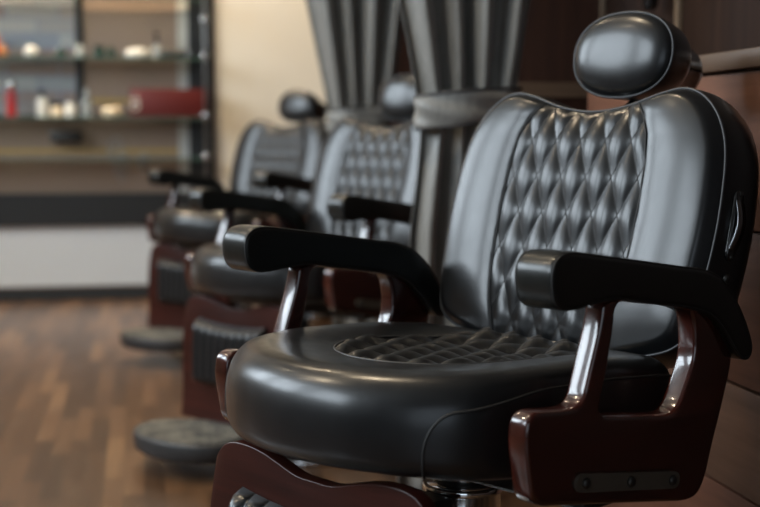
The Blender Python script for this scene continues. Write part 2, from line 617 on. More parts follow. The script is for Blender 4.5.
def make_backrest(root):
    n = len(BACK)
    c = (0, 0.185)
    bm = bmesh.new()
    Mr = 110
    rings = []
    for j in range(1, Mr + 1):
        r = j / Mr
        ring = []
        for x, t in BACK:
            px, pt = c[0] + (x - c[0]) * r, c[1] + (t - c[1]) * r
            ring.append(bm.verts.new(back_pt(px, pt, back_front(px, pt, r))))
        rings.append(ring)
    # boxing: goes back with a soft outward bulge and rounds into the rear
    nrm = []
    for i in range(n):
        a, b = BACK[i - 1], BACK[(i + 1) % n]
        tx, tt = b[0] - a[0], b[1] - a[1]
        L = math.hypot(tx, tt)
        nrm.append((tt / L, -tx / L))
    for off, dep in ((.003, -.008), (.0075, -.026), (.010, -.048), (.009, -.072), (.004, -.095), (-.006, -.115), (-.024, -.130), (-.05, -.138), (-.09, -.142)):
        rings.append([bm.verts.new(back_pt(x + nx * off, t + nt * off, dep)) for (x, t), (nx, nt) in zip(BACK, nrm)])
    cf = bm.verts.new(back_pt(c[0], c[1], back_front(c[0], c[1], 0)))
    for i in range(n):
        bm.faces.new((cf, rings[0][i], rings[0][(i + 1) % n]))
    for a, b in zip(rings, rings[1:]):
        for i in range(n):
            bm.faces.new((a[i], b[i], b[(i + 1) % n], a[(i + 1) % n]))
    cb = bm.verts.new(back_pt(c[0], c[1], -.144))
    for i in range(n):
        bm.faces.new((cb, rings[-1][(i + 1) % n], rings[-1][i]))
    o = obj('backrest', bm, M_LEATHER, root)
    bm = bmesh.new()
    tube(bm, [back_pt(x * 1.004, c[1] + (t - c[1]) * 1.004, 0.001) for x, t in BACK[::2]], 0.0025, True, 6)
    p = obj('piping', bm, M_PIPE, o)
    tag(p, 'grey piping around the front edge')
    make_quilted_panel(o, c)
    for s in (1, -1):      # seams along the quilted panel
        bm = bmesh.new()
        pts = []
        for k in range(60):
            t = -.043 + k * (0.436 - .0) / 59
            x = interp(QW, t) * s
            pts.append((x, t))
        pp = []
        for x, t in pts:
            # radius fraction by ray to the outline
            dx, dt = x - c[0], t - c[1]
            best = min(BACK, key=lambda q: abs(math.atan2(q[1] - c[1], q[0] - c[0]) - math.atan2(dt, dx)))
            r = math.hypot(dx, dt) / math.hypot(best[0] - c[0], best[1] - c[1])
            if r < 0.985:
                pp.append(back_pt(x, t, back_front(x, t, r, True) + 0.001))
        tube(bm, pp, 0.0016, False, 6)
        obj('panel_seam', bm, M_SEAM, o)
    for s in (1, -1):      # grab strap on each side of the backrest
        sx = lambda t: s * (interp([(0, .264), (.1, .285), (.2, .29), (.3, .28)], t) + .0085)
        def slab(t0, t1, d0, d1, x_out, name, m, par, rb=0.010):
            bm = bmesh.new()
            N = 10
            w_ = abs(d1 - d0) / 2
            dc, tc = (d0 + d1) / 2, (t0 + t1) / 2
            hh = (t1 - t0) / 2 - w_
            pts = [(w_ * cos(a), hh + w_ * sin(a)) for a in [pi * i / N for i in range(N + 1)]] + [(w_ * cos(a), -hh + w_ * sin(a)) for a in [pi + pi * i / N for i in range(N + 1)]]
            base = [bm.verts.new(back_pt(sx(tc + v) - s * .008, tc + v, dc + u)) for u, v in pts]
            mid = [bm.verts.new(back_pt(sx(tc + v) + s * x_out * .6, tc + v, dc + u)) for u, v in pts]
            top = [bm.verts.new(back_pt(sx(tc + v * .96) + s * x_out, tc + v * .94, dc + u * .8)) for u, v in pts]
            for A, B in ((base, mid), (mid, top)):
                for i in range(len(pts)):
                    bm.faces.new((A[i], A[(i + 1) % len(pts)], B[(i + 1) % len(pts)], B[i]))
            bm.faces.new(top); bm.faces.new(base[::-1])
            return obj(name, bm, m, par)
        h = slab(.140, .254, -.047, -.023, .004, 'side_handle', M_BLACK, o)
        tag(h, 'glossy black strap handle on the side')
        bm = bmesh.new()
        prof = []
        for k in range(17):
            f = k / 16
            t = .157 + f * .08
            prof.append((t, .003 + .007 * sin(pi * f) ** 0.8))
        for (t, hgt), (t2, hgt2) in zip(prof, prof[1:]):
            q = []
            for tt, hh in ((t, hgt), (t2, hgt2)):
                for dd in (-.046, -.024):
                    q.append(bm.verts.new(back_pt(sx(tt) + s * hh, tt, dd)))
                for dd in (-.024, -.046):
                    q.append(bm.verts.new(back_pt(sx(tt) + s * (hh - .003), tt, dd)))
            for i in range(4):
                bm.faces.new((q[i], q[(i + 1) % 4], q[4 + (i + 1) % 4], q[4 + i]))
        bmesh.ops.remove_doubles(bm, verts=bm.verts, dist=1e-5)
        obj('strap', bm, M_STRAP, o)
        for t in (.146, .248, .112):
            bm = bmesh.new()
            pz = Vector(back_pt(sx(t), t, -.035 if t > .13 else -.040))
            Mx = Matrix.Translation(pz) @ Matrix.Rotation(s * pi / 2, 4, 'Y')
            rr = .004 if t > .13 else .007
            lathe(bm, [(rr * 1.2, -.004), (rr * 1.2, .003), (rr * .8, .0055), (rr * .3, .0065)], Mx, 14)
            obj('screw', bm, M_STEEL, o)
    return o


# headrest
def make_headrest(root):
    tilt = radians(8)
    org = Vector((0, -.425, 1.110))
    fw = Vector((0, cos(tilt), sin(tilt)))
    up = Vector((0, -sin(tilt), cos(tilt)))
    P = lambda x, v, d: org + Vector((x, 0, 0)) + up * v + fw * d
    A, B = .106, .0755
    N = 72

    def se(a, k=2.25):
        return (abs(cos(a)) ** (2 / k) * (1 if cos(a) >= 0 else -1), abs(sin(a)) ** (2 / k) * (1 if sin(a) >= 0 else -1))

    prof = []
    for j in range(1, 13):
        r = j / 12
        prof.append((r, .026 * (1 - r ** 3.2) ** .6))
    prof += [(1.008, -.005), (1.012, -.02), (.99, -.042), (.95, -.060), (.89, -.074), (.80, -.082), (.70, -.085), (.5, -.086)]
    bm = bmesh.new()
    rings = [[bm.verts.new(P(A * r * se(2 * pi * i / N)[0], B * r * se(2 * pi * i / N)[1], d)) for i in range(N)] for r, d in prof]
    c = bm.verts.new(P(0, 0, .026))
    for i in range(N):
        bm.faces.new((c, rings[0][i], rings[0][(i + 1) % N]))
    for a, b in zip(rings, rings[1:]):
        for i in range(N):
            bm.faces.new((a[i], b[i], b[(i + 1) % N], a[(i + 1) % N]))
    bm.faces.new(rings[-1])
    o = obj('headrest', bm, M_LEATHER, root)
    bm = bmesh.new()
    tube(bm, [P(A * 1.006 * se(2 * pi * i / N)[0], B * 1.006 * se(2 * pi * i / N)[1], .0005) for i in range(N)], .0023, True, 6)
    tag(obj('piping', bm, M_PIPE, o), 'grey piping around the face')
    Mx = Matrix.Translation(P(0.004, 0, -.08)) @ Vector((0, 0, 1)).rotation_difference(-fw).to_matrix().to_4x4()
    bm = bmesh.new()
    lathe(bm, [(.052, 0), (.056, .004), (.056, .016), (.050, .022), (.050, .096), (.047, .108), (.03, .112)], Mx, 40)
    tag(obj('back_cap', bm, M_BLACK, o), 'glossy black round cap behind the cushion')
    # post from the cap down into the backrest
    bm = bmesh.new()
    p0 = P(0, -.005, -.125)
    p1 = Vector(back_pt(0, .36, -.05))
    tube(bm, [p0, p0 * .6 + p1 * .4 + Vector((0, -.012, 0)), p1, Vector(back_pt(0, .28, -.05))], .011, False, 12)
    obj('headrest_post', bm, M_CHROME, root)


# seat
SEAT = resample(catmull(sym([(0, -.262), (.13, -.258), (.215, -.248), (.262, -.215), (.277, -.12), (.283, 0), (.285, .11), (.279, .185), (.257, .243), (.208, .293), (.13, .338), (.06, .358), (0, .364)]), 14), 400)
SIDE_P = catmull([(.90, 0.0), (.975, .05), (1.0, .22), (1.004, .45), (1.0, .66), (.993, .80), (.975, .90), (.935, .97), (.88, 1.0), (.82, 1.0)], 5, False)
FRONT_P = catmull([(.90, 0.0), (.955, .04), (.99, .15), (1.0, .30), (1.0, .47), (.993, .63), (.975, .77), (.942, .89), (.895, .97), (.82, 1.0)], 5, False)


def seat_pt(x, y, k, rin=None):
    """point on the seat above outline point (x, y): k indexes the edge profile, rin (0..1) the top inside it"""
    f = smooth01(.10, .30, y)
    zb = .508 + .07 * (y - .30)
    a, b = SIDE_P[k], FRONT_P[k]
    rho, zt = a[0] + (b[0] - a[0]) * f, a[1] + (b[1] - a[1]) * f
    if rin is not None:
        rho *= rin
        zt = 1.0
    px, py = x * rho, .02 + (y - .02) * rho
    ztop = interp([(-.27, .613), (-.16, .632), (-.05, .643), (.1, .648), (.4, .650)], py)
    z = zb + (ztop - zb) * zt
    if rin is not None:
        dip = .016 + .016 * smooth01(.15, -.25, py)
        zc = interp([(-.27, .613), (-.16, .632), (-.05, .643), (.1, .648), (.4, .650)], py) - dip * smooth01(1.0, .35, rin)
        z = zc
        # quilted centre: rounded front, open to the rear
        hw = interp([(-.30, .125), (-.10, .146), (.045, .155)], py)
        q = hw - abs(px) if py < .045 else .155 - math.hypot(px, py - .045)
        z -= .012 * smooth01(-.001, .008, q)
    return (px, py, z)


def make_seat(root):
    bm = bmesh.new()
    K = len(SIDE_P)
    rings = [[bm.verts.new(seat_pt(x, y, k)) for x, y in SEAT] for k in range(K)]
    R = 80
    for j in range(1, R):
        rings.append([bm.verts.new(seat_pt(x, y, K - 1, 1 - j / R)) for x, y in SEAT])
    n = len(SEAT)
    for a, b in zip(rings, rings[1:]):
        for i in range(n):
            bm.faces.new((a[i], a[(i + 1) % n], b[(i + 1) % n], b[i]))
    bm.faces.new(rings[0][::-1])
    bm.faces.new(rings[-1])
    o = obj('seat_cushion', bm, M_LEATHER, root)
    # side seams: up the front corner, then back along the top of the side panel
    for s in (1, -1):
        side = sorted([p for p in SEAT if p[0] * s > .2 and -.225 < p[1] < .285], key=lambda p: -p[1])
        ks = next(k for k in range(K) if SIDE_P[k][1] > .80)
        pts = [seat_pt(side[0][0], side[0][1], k) for k in range(0, ks - 13)]
        for i in range(14):
            a_ = pi / 2 * i / 13
            fj = 9 * (1 - cos(a_))
            j0 = int(fj)
            q = tuple(side[j0][d_] + (side[j0 + 1][d_] - side[j0][d_]) * (fj - j0) for d_ in (0, 1))
            k0 = ks - 13 + 13 * sin(a_)
            k1 = int(k0)
            pa, pb = seat_pt(q[0], q[1], k1), seat_pt(q[0], q[1], min(k1 + 1, ks))
            pts.append(tuple(u_ + (v_ - u_) * (k0 - k1) for u_, v_ in zip(pa, pb)))
        for q in side[10:]:
            pts.append(seat_pt(q[0], q[1], ks))
        pts = [(x * 1.001, y, z) for x, y, z in pts]
        bm = bmesh.new()
        tube(bm, pts, .0022, False, 6)
        obj('side_seam', bm, M_SEAM, o)
    sang = [math.atan2(y - .02, x) for x, y in SEAT]

    def top(px, py, extra=0.0):
        a_ = math.atan2(py - .02, px)
        q = SEAT[min(range(n), key=lambda i: abs((sang[i] - a_ + pi) % (2 * pi) - pi))]
        f = smooth01(.10, .30, q[1])
        re = SIDE_P[K - 1][0] + (FRONT_P[K - 1][0] - SIDE_P[K - 1][0]) * f
        rin = math.hypot(px, py - .02) / math.hypot(q[0], q[1] - .02) / re
        dip = .016 + .016 * smooth01(.15, -.25, py)
        return (px, py, interp([(-.27, .613), (-.16, .632), (-.05, .643), (.1, .648), (.4, .650)], py) - dip * smooth01(1.0, .35, rin) + extra)

    def edge(px, py):
        hw = interp([(-.30, .125), (-.10, .146), (.045, .155)], py)
        return hw - abs(px) if py < .045 else .155 - math.hypot(px, py - .045)

    def clamp(px, py):
        py = max(py, -.205)
        if py < .045:
            hw = interp([(-.30, .125), (-.10, .146), (.045, .155)], py)
            return max(-hw, min(hw, px)), py
        r_ = math.hypot(px, py - .045)
        return (px, py) if r_ <= .155 else (px * .155 / r_, .045 + (py - .045) * .155 / r_)

    def surf(px, py):
        q = edge(px, py)
        return top(px, py, -.003 + .0125 * quilt(px, py - .055, .058, .11) * (.35 + .65 * smooth01(0, .014, q)))
    qp, st = quilted('quilted_panel', o, .058, .11, .055, (-6, 5), (-5, 6), lambda x, y: edge(x, y) > 0 and y > -.205, clamp, surf, .0009)
    obj('panel_stitching', st, M_SEAM, o)
    pts = []
    for k in range(97):
        if k < 24: px, py = .138 + .017 * k / 24, -.17 + .215 * k / 24
        elif k < 73:
            a = pi * (k - 24) / 49
            px, py = .155 * cos(a), .045 + .155 * sin(a)
        else: px, py = -.155 + .017 * (k - 73) / 24, .045 - .215 * (k - 73) / 24
        pts.append(top(px, py, -.0005))
    bm = bmesh.new()
    tube(bm, pts, .002, False, 6)
    obj('panel_seam', bm, M_PIPE, o)
    return o


PAD_TOP = [(.150, .8175), (.09, .810), (0, .797), (-.10, .782), (-.15, .775), (-.19, .762), (-.225, .738), (-.255, .705), (-.278, .670), (-.288, .645), (-.280, .628), (-.262, .628), (-.243, .642),
           (-.215, .672), (-.185, .697), (-.15, .712), (-.10, .722), (0, .738), (.05, .746), (.10, .744), (.145, .740)]
WOOD_OUT = [(.062, .752), (.066, .715), (.092, .645), (.106, .606), (.150, .606), (.214, .615), (.222, .575), (.214, .530), (.206, .486), (.140, .477), (.066, .464), (-.074, .440), (-.163, .424),
            (-.190, .452), (-.206, .500), (-.228, .550), (-.262, .640), (-.240, .690), (-.205, .715), (-.14, .735), (-.05, .748)]
HOLE = [(.036, .742), (.040, .700), (.056, .640), (.074, .588), (.030, .582), (-.050, .572), (-.110, .562), (-.140, .610), (-.160, .650), (-.152, .712), (-.115, .722), (-.060, .728), (-.010, .735)]


def make_arm(root, s):
    # wood frame of the arm
    f = plate('arm_frame', chaikin(WOOD_OUT, 3), [chaikin(HOLE, 3)], .036, .0075, M_MAHOG, root, lambda u, v, w_: (s * .3265 + w_, u, v))
    # pad: rounded section swept along the side profile, front roll of its own
    prof = catmull([(.178, .811)] + PAD_TOP + [(.172, .744), (.187, .760), (.190, .792)], 4)
    cx, cz = 0, 0
    n = len(prof)
    nr = []
    for i in range(n):
        a, b = prof[i - 1], prof[(i + 1) % n]
        L = math.hypot(b[0] - a[0], b[1] - a[1])
        nr.append((-(b[1] - a[1]) / L, (b[0] - a[0]) / L))
    ar = sum(prof[i][0] * prof[(i + 1) % n][1] - prof[(i + 1) % n][0] * prof[i][1] for i in range(n))
    sg = -1 if ar > 0 else 1
    hw, rb = .034, .009
    bm = bmesh.new()
    rows = []
    for k in range(6):
        a = pi / 2 * k / 5
        rows.append((-hw + rb - rb * cos(a), rb - rb * sin(a)))
    for f_ in (-.5, 0, .5):
        rows.append((f_ * (hw - rb), 0))
    for k in range(6):
        a = pi / 2 * (5 - k) / 5
        rows.append((hw - rb + rb * cos(a), rb - rb * sin(a)))
    rg = []
    for x, ins in rows:
        rg.append([bm.verts.new((s * .326 + x, p[0] - sg * q[0] * ins, p[1] - sg * q[1] * ins)) for p, q in zip(prof, nr)])
    for a, b in zip(rg, rg[1:]):
        for i in range(n):
            bm.faces.new((a[i], a[(i + 1) % n], b[(i + 1) % n], b[i]))
    bm.faces.new(rg[0]); bm.faces.new(rg[-1][::-1])
    bmesh.ops.triangulate(bm, faces=[q for q in bm.faces if len(q.verts) > 4])
    pad = obj('armrest_pad', bm, M_ARM, root)
    # stitched seam round each side panel
    for e in (-1, 1):
        bm = bmesh.new()
        k_ = .0022
        tube(bm, [(s * .326 + e * (hw - .0035), p[0] - sg * q[0] * k_, p[1] - sg * q[1] * k_) for p, q in zip(prof, nr)], .0019, True, 6)
        obj('edge_seam', bm, M_SEAM, pad)
    # bronze strip with three bolts on the outer face
    bm = bmesh.new()
    c0, c1, hh = Vector((.124, .505)), Vector((-.114, .467)), .0125
    d = (c1 - c0).normalized(); pn = Vector((-d.y, d.x))
    pts = []
    for k in range(9):
        a = pi / 2 + pi * k / 8
        pts.append(c0 + d * hh + (d * cos(a) * 1 + pn * sin(a)) * hh)
    for k in range(9):
        a = -pi / 2 + pi * k / 8
        pts.append(c1 - d * hh + (d * cos(a) + pn * sin(a)) * hh)
    xo, xi = s * .3495, s * .343
    A = [bm.verts.new((xi, p.x, p.y)) for p in pts]
    B = [bm.verts.new((xo, p.x, p.y)) for p in pts]
    for i in range(len(pts)):
        bm.faces.new((A[i], A[(i + 1) % len(pts)], B[(i + 1) % len(pts)], B[i]))
    bm.faces.new(A); bm.faces.new(B)
    st = sharp(obj('metal_strip', bm, M_BRONZE, f))
    tag(st, 'dark bronze strip with three bolts')
    for k in (.08, .5, .92):
        p = c0.lerp(c1, k)
        bm = bmesh.new()
        lathe(bm, [(.008, -.002), (.008, .003), (.005, .0055), (.002, .006)], Matrix.Translation((xo, p.x, p.y)) @ Matrix.Rotation(s * pi / 2, 4, 'Y'), 14)
        obj('bolt', bm, M_STEEL, f)
    bm = bmesh.new()
    lathe(bm, [(.009, -.006), (.009, .012), (.007, .015)], Matrix.Translation((s * .326, -.188, .458)) @ Matrix.Rotation(radians(105), 4, 'X'), 14)
    obj('stop_peg', bm, M_BLACK, f)


BOARD_PATH = catmull([(.290, .50), (.296, .45), (.302, .38), (.305, .30), (.307, .22), (.311, .165), (.318, .118)], 8, False)


BTOP = catmull([(0, .469), (.04, .470), (.08, .480), (.12, .490), (.16, .4945), (.20, .492), (.226, .479), (.246, .452)], 8, False)


def make_foot(root):
    # curved mahogany board sweeping from under the seat down to the footplate
    bm = bmesh.new()
    n = 48
    th = .024
    grid = {}
    for side in (0, 1):
        for j, (y, z) in enumerate(BOARD_PATH):
            for i in range(n + 1):
                u = -1 + 2 * i / n
                hwz = .238 + .006 * sin((z - .13) * 8)
                x = u * hwz
                # wavy top edge: high rounded shoulders, dip in the middle
                top = interp(BTOP, abs(x))
                zz = z if z < .36 else .36 + (z - .36) * (top - .36) / .14
                a, b = BOARD_PATH[max(j - 1, 0)], BOARD_PATH[min(j + 1, len(BOARD_PATH) - 1)]
                L = math.hypot(b[0] - a[0], b[1] - a[1])
                ny, nz = -(b[1] - a[1]) / L, (b[0] - a[0]) / L
                grid[side, j, i] = bm.verts.new((x, y - side * ny * th, zz - side * nz * th * (1 if z < .36 else 0)))
    J = len(BOARD_PATH) - 1
    for side in (0, 1):
        for j in range(J):
            for i in range(n):
                q = [grid[side, j, i], grid[side, j + 1, i], grid[side, j + 1, i + 1], grid[side, j, i + 1]]
                bm.faces.new(q if side == 0 else q[::-1])
    for j in range(J):
        for i in (0, n):
            bm.faces.new((grid[0, j, i], grid[0, j + 1, i], grid[1, j + 1, i], grid[1, j, i]))
    for i in range(n):
        for j in (0, J):
            bm.faces.new((grid[0, j, i], grid[0, j, i + 1], grid[1, j, i + 1], grid[1, j, i]))
    bmesh.ops.recalc_face_normals(bm, faces=bm.faces)
    o = obj('leg_board', bm, M_MAHOGZ, root)
    bv = o.modifiers.new('bevel', 'BEVEL'); bv.width = .006; bv.segments = 3; bv.limit_method = 'ANGLE'; bv.angle_limit = radians(50)
    # ribbed calf pad on the board
    bm = bmesh.new()
    n, J = 108, 24
    hw = .160
    def cp(i, j, back=False):
        u = -1 + 2 * i / n
        v_ = j / J
        z = .232 + v_ * .188
        y = interp([(q[1], q[0]) for q in reversed(BOARD_PATH)], z)
        x = u * hw
        z += v_ * .012 * (u * u) + .0
        edge = min(1 - abs(u), min(v_, 1 - v_) * .6) / .10
        e = sqrt(max(0, 1 - (1 - min(1, edge)) ** 2))
        rib = abs(sin(pi * 4.5 * u + pi / 2)) ** .6
        h = 0.001 + e * (.020 + .016 * rib)
        return (x, y + (h if not back else 0), z)
    g = [[bm.verts.new(cp(i, j)) for i in range(n + 1)] for j in range(J + 1)]
    gb = [[bm.verts.new(cp(i, j, True)) for i in (0, n)] for j in range(J + 1)]
    for j in range(J):
        for i in range(n):
            bm.faces.new((g[j][i], g[j][i + 1], g[j + 1][i + 1], g[j + 1][i]))
    loop = [g[0][i] for i in range(n + 1)] + [g[j][n] for j in range(1, J + 1)] + [g[J][i] for i in range(n - 1, -1, -1)] + [g[j][0] for j in range(J - 1, 0, -1)]
    for q in gb:
        for v_ in q: bm.verts.remove(v_)
    bm.faces.new(loop[::-1])
    bmesh.ops.triangulate(bm, faces=[q for q in bm.faces if len(q.verts) > 4])
    tag(obj('calf_pad', bm, M_LEATHER, o), 'black ribbed leather calf pad')
    # oval footplate with ribbed rubber top and a rim
    bm = bmesh.new()
    N = 64
    def oval(r, z, k=1):
        return [bm.verts.new((.205 * r * cos(2 * pi * i / N), .46 + .140 * r * sin(2 * pi * i / N), z)) for i in range(N)]
    rings = [oval(.80, .070), oval(.93, .072), oval(.985, .08), oval(1.0, .10), oval(1.0, .118), oval(.985, .126), oval(.955, .129), oval(.93, .126)]
    for a, b in zip(rings, rings[1:]):
        for i in range(N):
            bm.faces.new((a[i], a[(i + 1) % N], b[(i + 1) % N], b[i]))
    bm.faces.new(rings[0][::-1]); bm.faces.new(rings[-1])
    fp = obj('footplate', bm, M_PLATE, root)
    tag(fp, 'dark oval footplate')
    bm = bmesh.new()
    for k in range(-6, 7):
        y = .46 + k * .019
        half = .205 * .90 * sqrt(max(0, 1 - ((y - .46) / (.140 * .93)) ** 2))
        if half > .03:
            box(bm, -half, half, y - .006, y + .006, .124, .131, .002)
    tag(obj('tread', bm, M_RUBBER, fp, False), 'worn ribbed tread')
    # steel arm under the seat that carries the board, and the bracket of the footplate
    bm = bmesh.new()
    box(bm, -.04, .04, .04, .288, .375, .405, .004)
    obj('board_bracket', bm, M_STEEL, root, False)


def make_base(root):
    bm = bmesh.new()
    lathe(bm, [(.30, 0), (.305, .008), (.300, .020), (.26, .036), (.17, .048), (.11, .058)], n=64)
    obj('base_disc', bm, M_CHROME, root)
    bm = bmesh.new()
    M = Matrix.Translation((0, -.022, 0))
    lathe(bm, [(.080, .05), (.080, .07), (.062, .085), (.062, .398), (.065, .401), (.065, .412), (.060, .415)], M, 48)
    obj('hydraulic_column', bm, M_CHROME, root)
    bm = bmesh.new()
    lathe(bm, [(.045, .41), (.045, .44)], M, 32)
    obj('piston', bm, M_STEEL, root)
    bm = bmesh.new()
    lathe(bm, [(.066, .428), (.068, .431), (.068, .440), (.065, .443)], M, 48)
    obj('mounting_plate', bm, M_CHROME, root)
    bm = bmesh.new()
    box(bm, -.312, .312, -.10, .06, .443, .515, .006)
    obj('seat_frame', bm, M_STEEL, root, False)
    bm = bmesh.new()
    box(bm, -.06, .06, -.36, -.08, .46, .50, .006)
    tube(bm, [(0, -.33, .48), (0, -.36, .55), Vector(back_pt(0, .08, -.09))], .03, False, 10)
    obj('back_bracket', bm, M_STEEL, root)


chair = empty('barber_chair')
make_seat(chair)
make_backrest(chair)
make_headrest(chair)
for s_ in (1, -1):
    make_arm(chair, s_)
make_foot(chair)
make_base(chair)


def kids(o):
    return [q for q in bpy.data.objects if q.parent == o]


def dup_tree(o, parent=None):
    c = o.copy()
    C.objects.link(c)
    if parent: c.parent = parent
    for q in kids(o):
        dup_tree(q, c)
    return c


def place_chair(o, cx, cy, th, label):
    o.location = (cx * cos(YAW) + cy * sin(YAW), -cx * sin(YAW) + cy * cos(YAW), 0)
    o.rotation_euler = (0, 0, radians(180 - th) - YAW)
    tag(o, label, 'chair', 'barber chairs in a row')


c2 = dup_tree(chair)
c3 = dup_tree(chair)
place_chair(chair, .117, 2.035, 47.4, 'nearest black leather barber chair, large and sharp, quilted back and mahogany arm frames')
place_chair(c2, -.227, 4.035, 44.8, 'middle black barber chair, its headrest partly behind the nearer grey curtain')
place_chair(c3, -.657, 5.852, 37.3, 'farthest black barber chair of the row, small and blurred beside the cream wall')
for q in kids(c2):
    if q.name.split('.')[0] not in ('base_disc', 'hydraulic_column'):
        q.location.z -= .016


# ------------------------------------------------------------------ curtains
def make_curtain(dx, y0, label, seed):
    rnd = random.Random(seed)
    r = tag(empty('curtain', (0.84 + dx, y0, 0)), label, 'curtain', 'grey tied-back curtains')
    nu, nz = 150, 90
    ph = [rnd.uniform(-.5, .5) for _ in range(3)]
    bm = bmesh.new()
    g = []
    for j in range(nz + 1):
        z = .03 + 2.67 * j / nz
        if z > 1.06:
            l, rr = .711 - (z - 1.06) * .205, .975 + (z - 1.06) * .155
        else:
            l = interp([(0.03, .650), (.45, .672), (.72, .686), (.98, .722), (1.06, .711)], z)
            rr = interp([(0.03, 1.05), (.5, 1.0), (.95, .968), (1.06, .975)], z)
        tie = exp(-((z - 1.02) / .11) ** 2)
        amp = .036 * (1 - .4 * tie) * (.8 + .2 * smooth01(1.1, 1.6, z))
        row = []
        for i in range(nu + 1):
            u = i / nu
            uu = u + .012 * sin(2 * pi * (u * 2 + ph[0]) + z * 1.1) * (1 - tie)
            a = 2 * pi * 4.3 * uu + ph[1]
            d = sin(a) + .28 * sin(2 * a + 1.1 + ph[2]) + .25 * sin(2 * pi * 2.3 * uu + z * .8)
            x = l + (rr - l) * u + .008 * cos(a) * (1 - tie)
            row.append(bm.verts.new((x - .84, amp * d, z)))
        g.append(row)
    for j in range(nz):
        for i in range(nu):
            bm.faces.new((g[j][i], g[j][i + 1], g[j + 1][i + 1], g[j + 1][i]))
    o = obj('drape', bm, M_CURT, r)
    so = o.modifiers.new('solid', 'SOLIDIFY'); so.thickness = .003
    # tieback band with dark bound edges, rising towards the wall
    band = bmesh.new()
    N = 72
    def bp(i, v):
        a = 2 * pi * i / N
        x = .003 + .138 * cos(a)
        wob = .004 * sin(5 * a + ph[0] * 9)
        y = -.004 + (.080 + wob) * sin(a) * (1 if sin(a) < 0 else .9)
        f = min(1.1, max(0, (x + .14) / .28))
        lo, hi = .985 + .055 * f - .012 * sin(pi * f), 1.066 + .026 * f ** .6
        bulge = .004 * sin(pi * v) + .004 * sin(v * 9 + a * 4)
        return (x + cos(a) * bulge, y + sin(a) * bulge, lo + (hi - lo) * v)
    G = [[band.verts.new(bp(i, v / 8)) for i in range(N)] for v in range(9)]
    for j in range(8):
        for i in range(N):
            band.faces.new((G[j][i], G[j][(i + 1) % N], G[j + 1][(i + 1) % N], G[j + 1][i]))
    b = obj('tieback', band, M_CURT, r)
    so = b.modifiers.new('solid', 'SOLIDIFY'); so.thickness = .004
    for v in (0, 1):
        e = bmesh.new()
        tube(e, [bp(i, v) for i in range(N)], .0045, True, 6)
        tag(obj('tieback_edge', e, M_CURTEDGE, b), 'dark bound edge')
    # hook strap to the partition
    e = bmesh.new()
    tube(e, [(.145, .02, 1.07), (.165, .12, 1.085), (.17, .25, 1.1), (.17, .376, 1.105)], .008, False, 8)
    obj('tieback_hook', e, M_STEEL, r)
    e = bmesh.new()
    box(e, -.42, .505 - dx, -.015, .015, 2.70, 2.73)
    box(e, .46 - dx, .505 - dx, -.05, .05, 2.66, 2.77)
    obj('curtain_rail', e, M_STEEL, r, False)


make_curtain(0, 3.30, 'nearer grey satin curtain tied with a band, just left of the large barber chair', 3)
make_curtain(.055, 5.28, 'farther grey satin curtain behind the middle barber chair, beside the cream wall', 11)

# ------------------------------------------------------------------ framed display on the end wall
YF = YE - .012
r = tag(empty('display_panel', (-.6, YF, .44)), 'large brown panel in a wide dark frame on the end wall', 'wall panel')


def local(parent, name, boxes, m, bev=0.0):
    bm = bmesh.new()
    l = parent.location
    for b in boxes:
        box(bm, b[0] - l.x, b[1] - l.x, b[2] - l.y, b[3] - l.y, b[4] - l.z, b[5] - l.z, bev)
    o = obj(name, bm, m, parent, False)
    return o


local(r, 'backing', [(-2.3, .235, YE - .03, YE - .012, .60, 2.5)], M_BROWN)
tag(local(r, 'white_strip', [(.235, .30, YE - .034, YE - .012, .62, 2.5)], M_STRIP), 'off-white upright strip')
local(r, 'frame', [(.296, .446, YE - .055, YE - .0125, .437, 2.6)], M_FRAME, .004)
local(r, 'frame', [(-2.4, .296, YE - .055, YE - .0125, .437, .632)], M_FRAME, .004)
tag(local(r, 'reflection_stripe', [(-.32, .235, YE - .033, YE - .029, 1.165, 1.19)], M_REFLECTION), 'painted dull gold reflection stripe')  # yellow reflections painted onto the panel as thin stripes
tag(local(r, 'reflection_stripe', [(-2.3, .235, YE - .033, YE - .029, .868, .893)], M_REFLECTION), 'painted dull gold reflection stripe')

# white scroll-shaped decals low on the panel
r = tag(empty('scroll_decal', (-.12, YE - .034, .82)), 'pale scroll-shaped decal low on the brown panel', 'decal')
for dx, dz, s_ in ((-.01, .06, .085), (.02, -.03, .07), (.15, .0, .05)):
    bm = bmesh.new()
    pts = [(dx + s_ * (.15 + .5 * k / 26) * cos(.45 * k), 0, dz + s_ * (.3 + 1.0 * k / 26) * sin(.45 * k)) for k in range(27)]
    tube(bm, pts, .0055, False, 6)
    obj('scroll', bm, mat('pale decal', (.42, .39, .37), .6), r)

# price board with rows of cards, in a dark frame
r = tag(empty('price_board', (-.75, YE - .03, 1.07)), 'board with rows of pale blue and red cards behind the glass shelves', 'notice board')
local(r, 'cards', [(-1.3, -.356, YE - .042, YE - .03, 1.09, 2.1)], M_POSTER)
local(r, 'frame', [(-.356, -.312, YE - .052, YE - .03, 1.07, 2.14)], M_FRAME, .003)
local(r, 'frame', [(-1.3, -.356, YE - .05, YE - .03, 1.07, 1.09)], M_FRAME, .003)

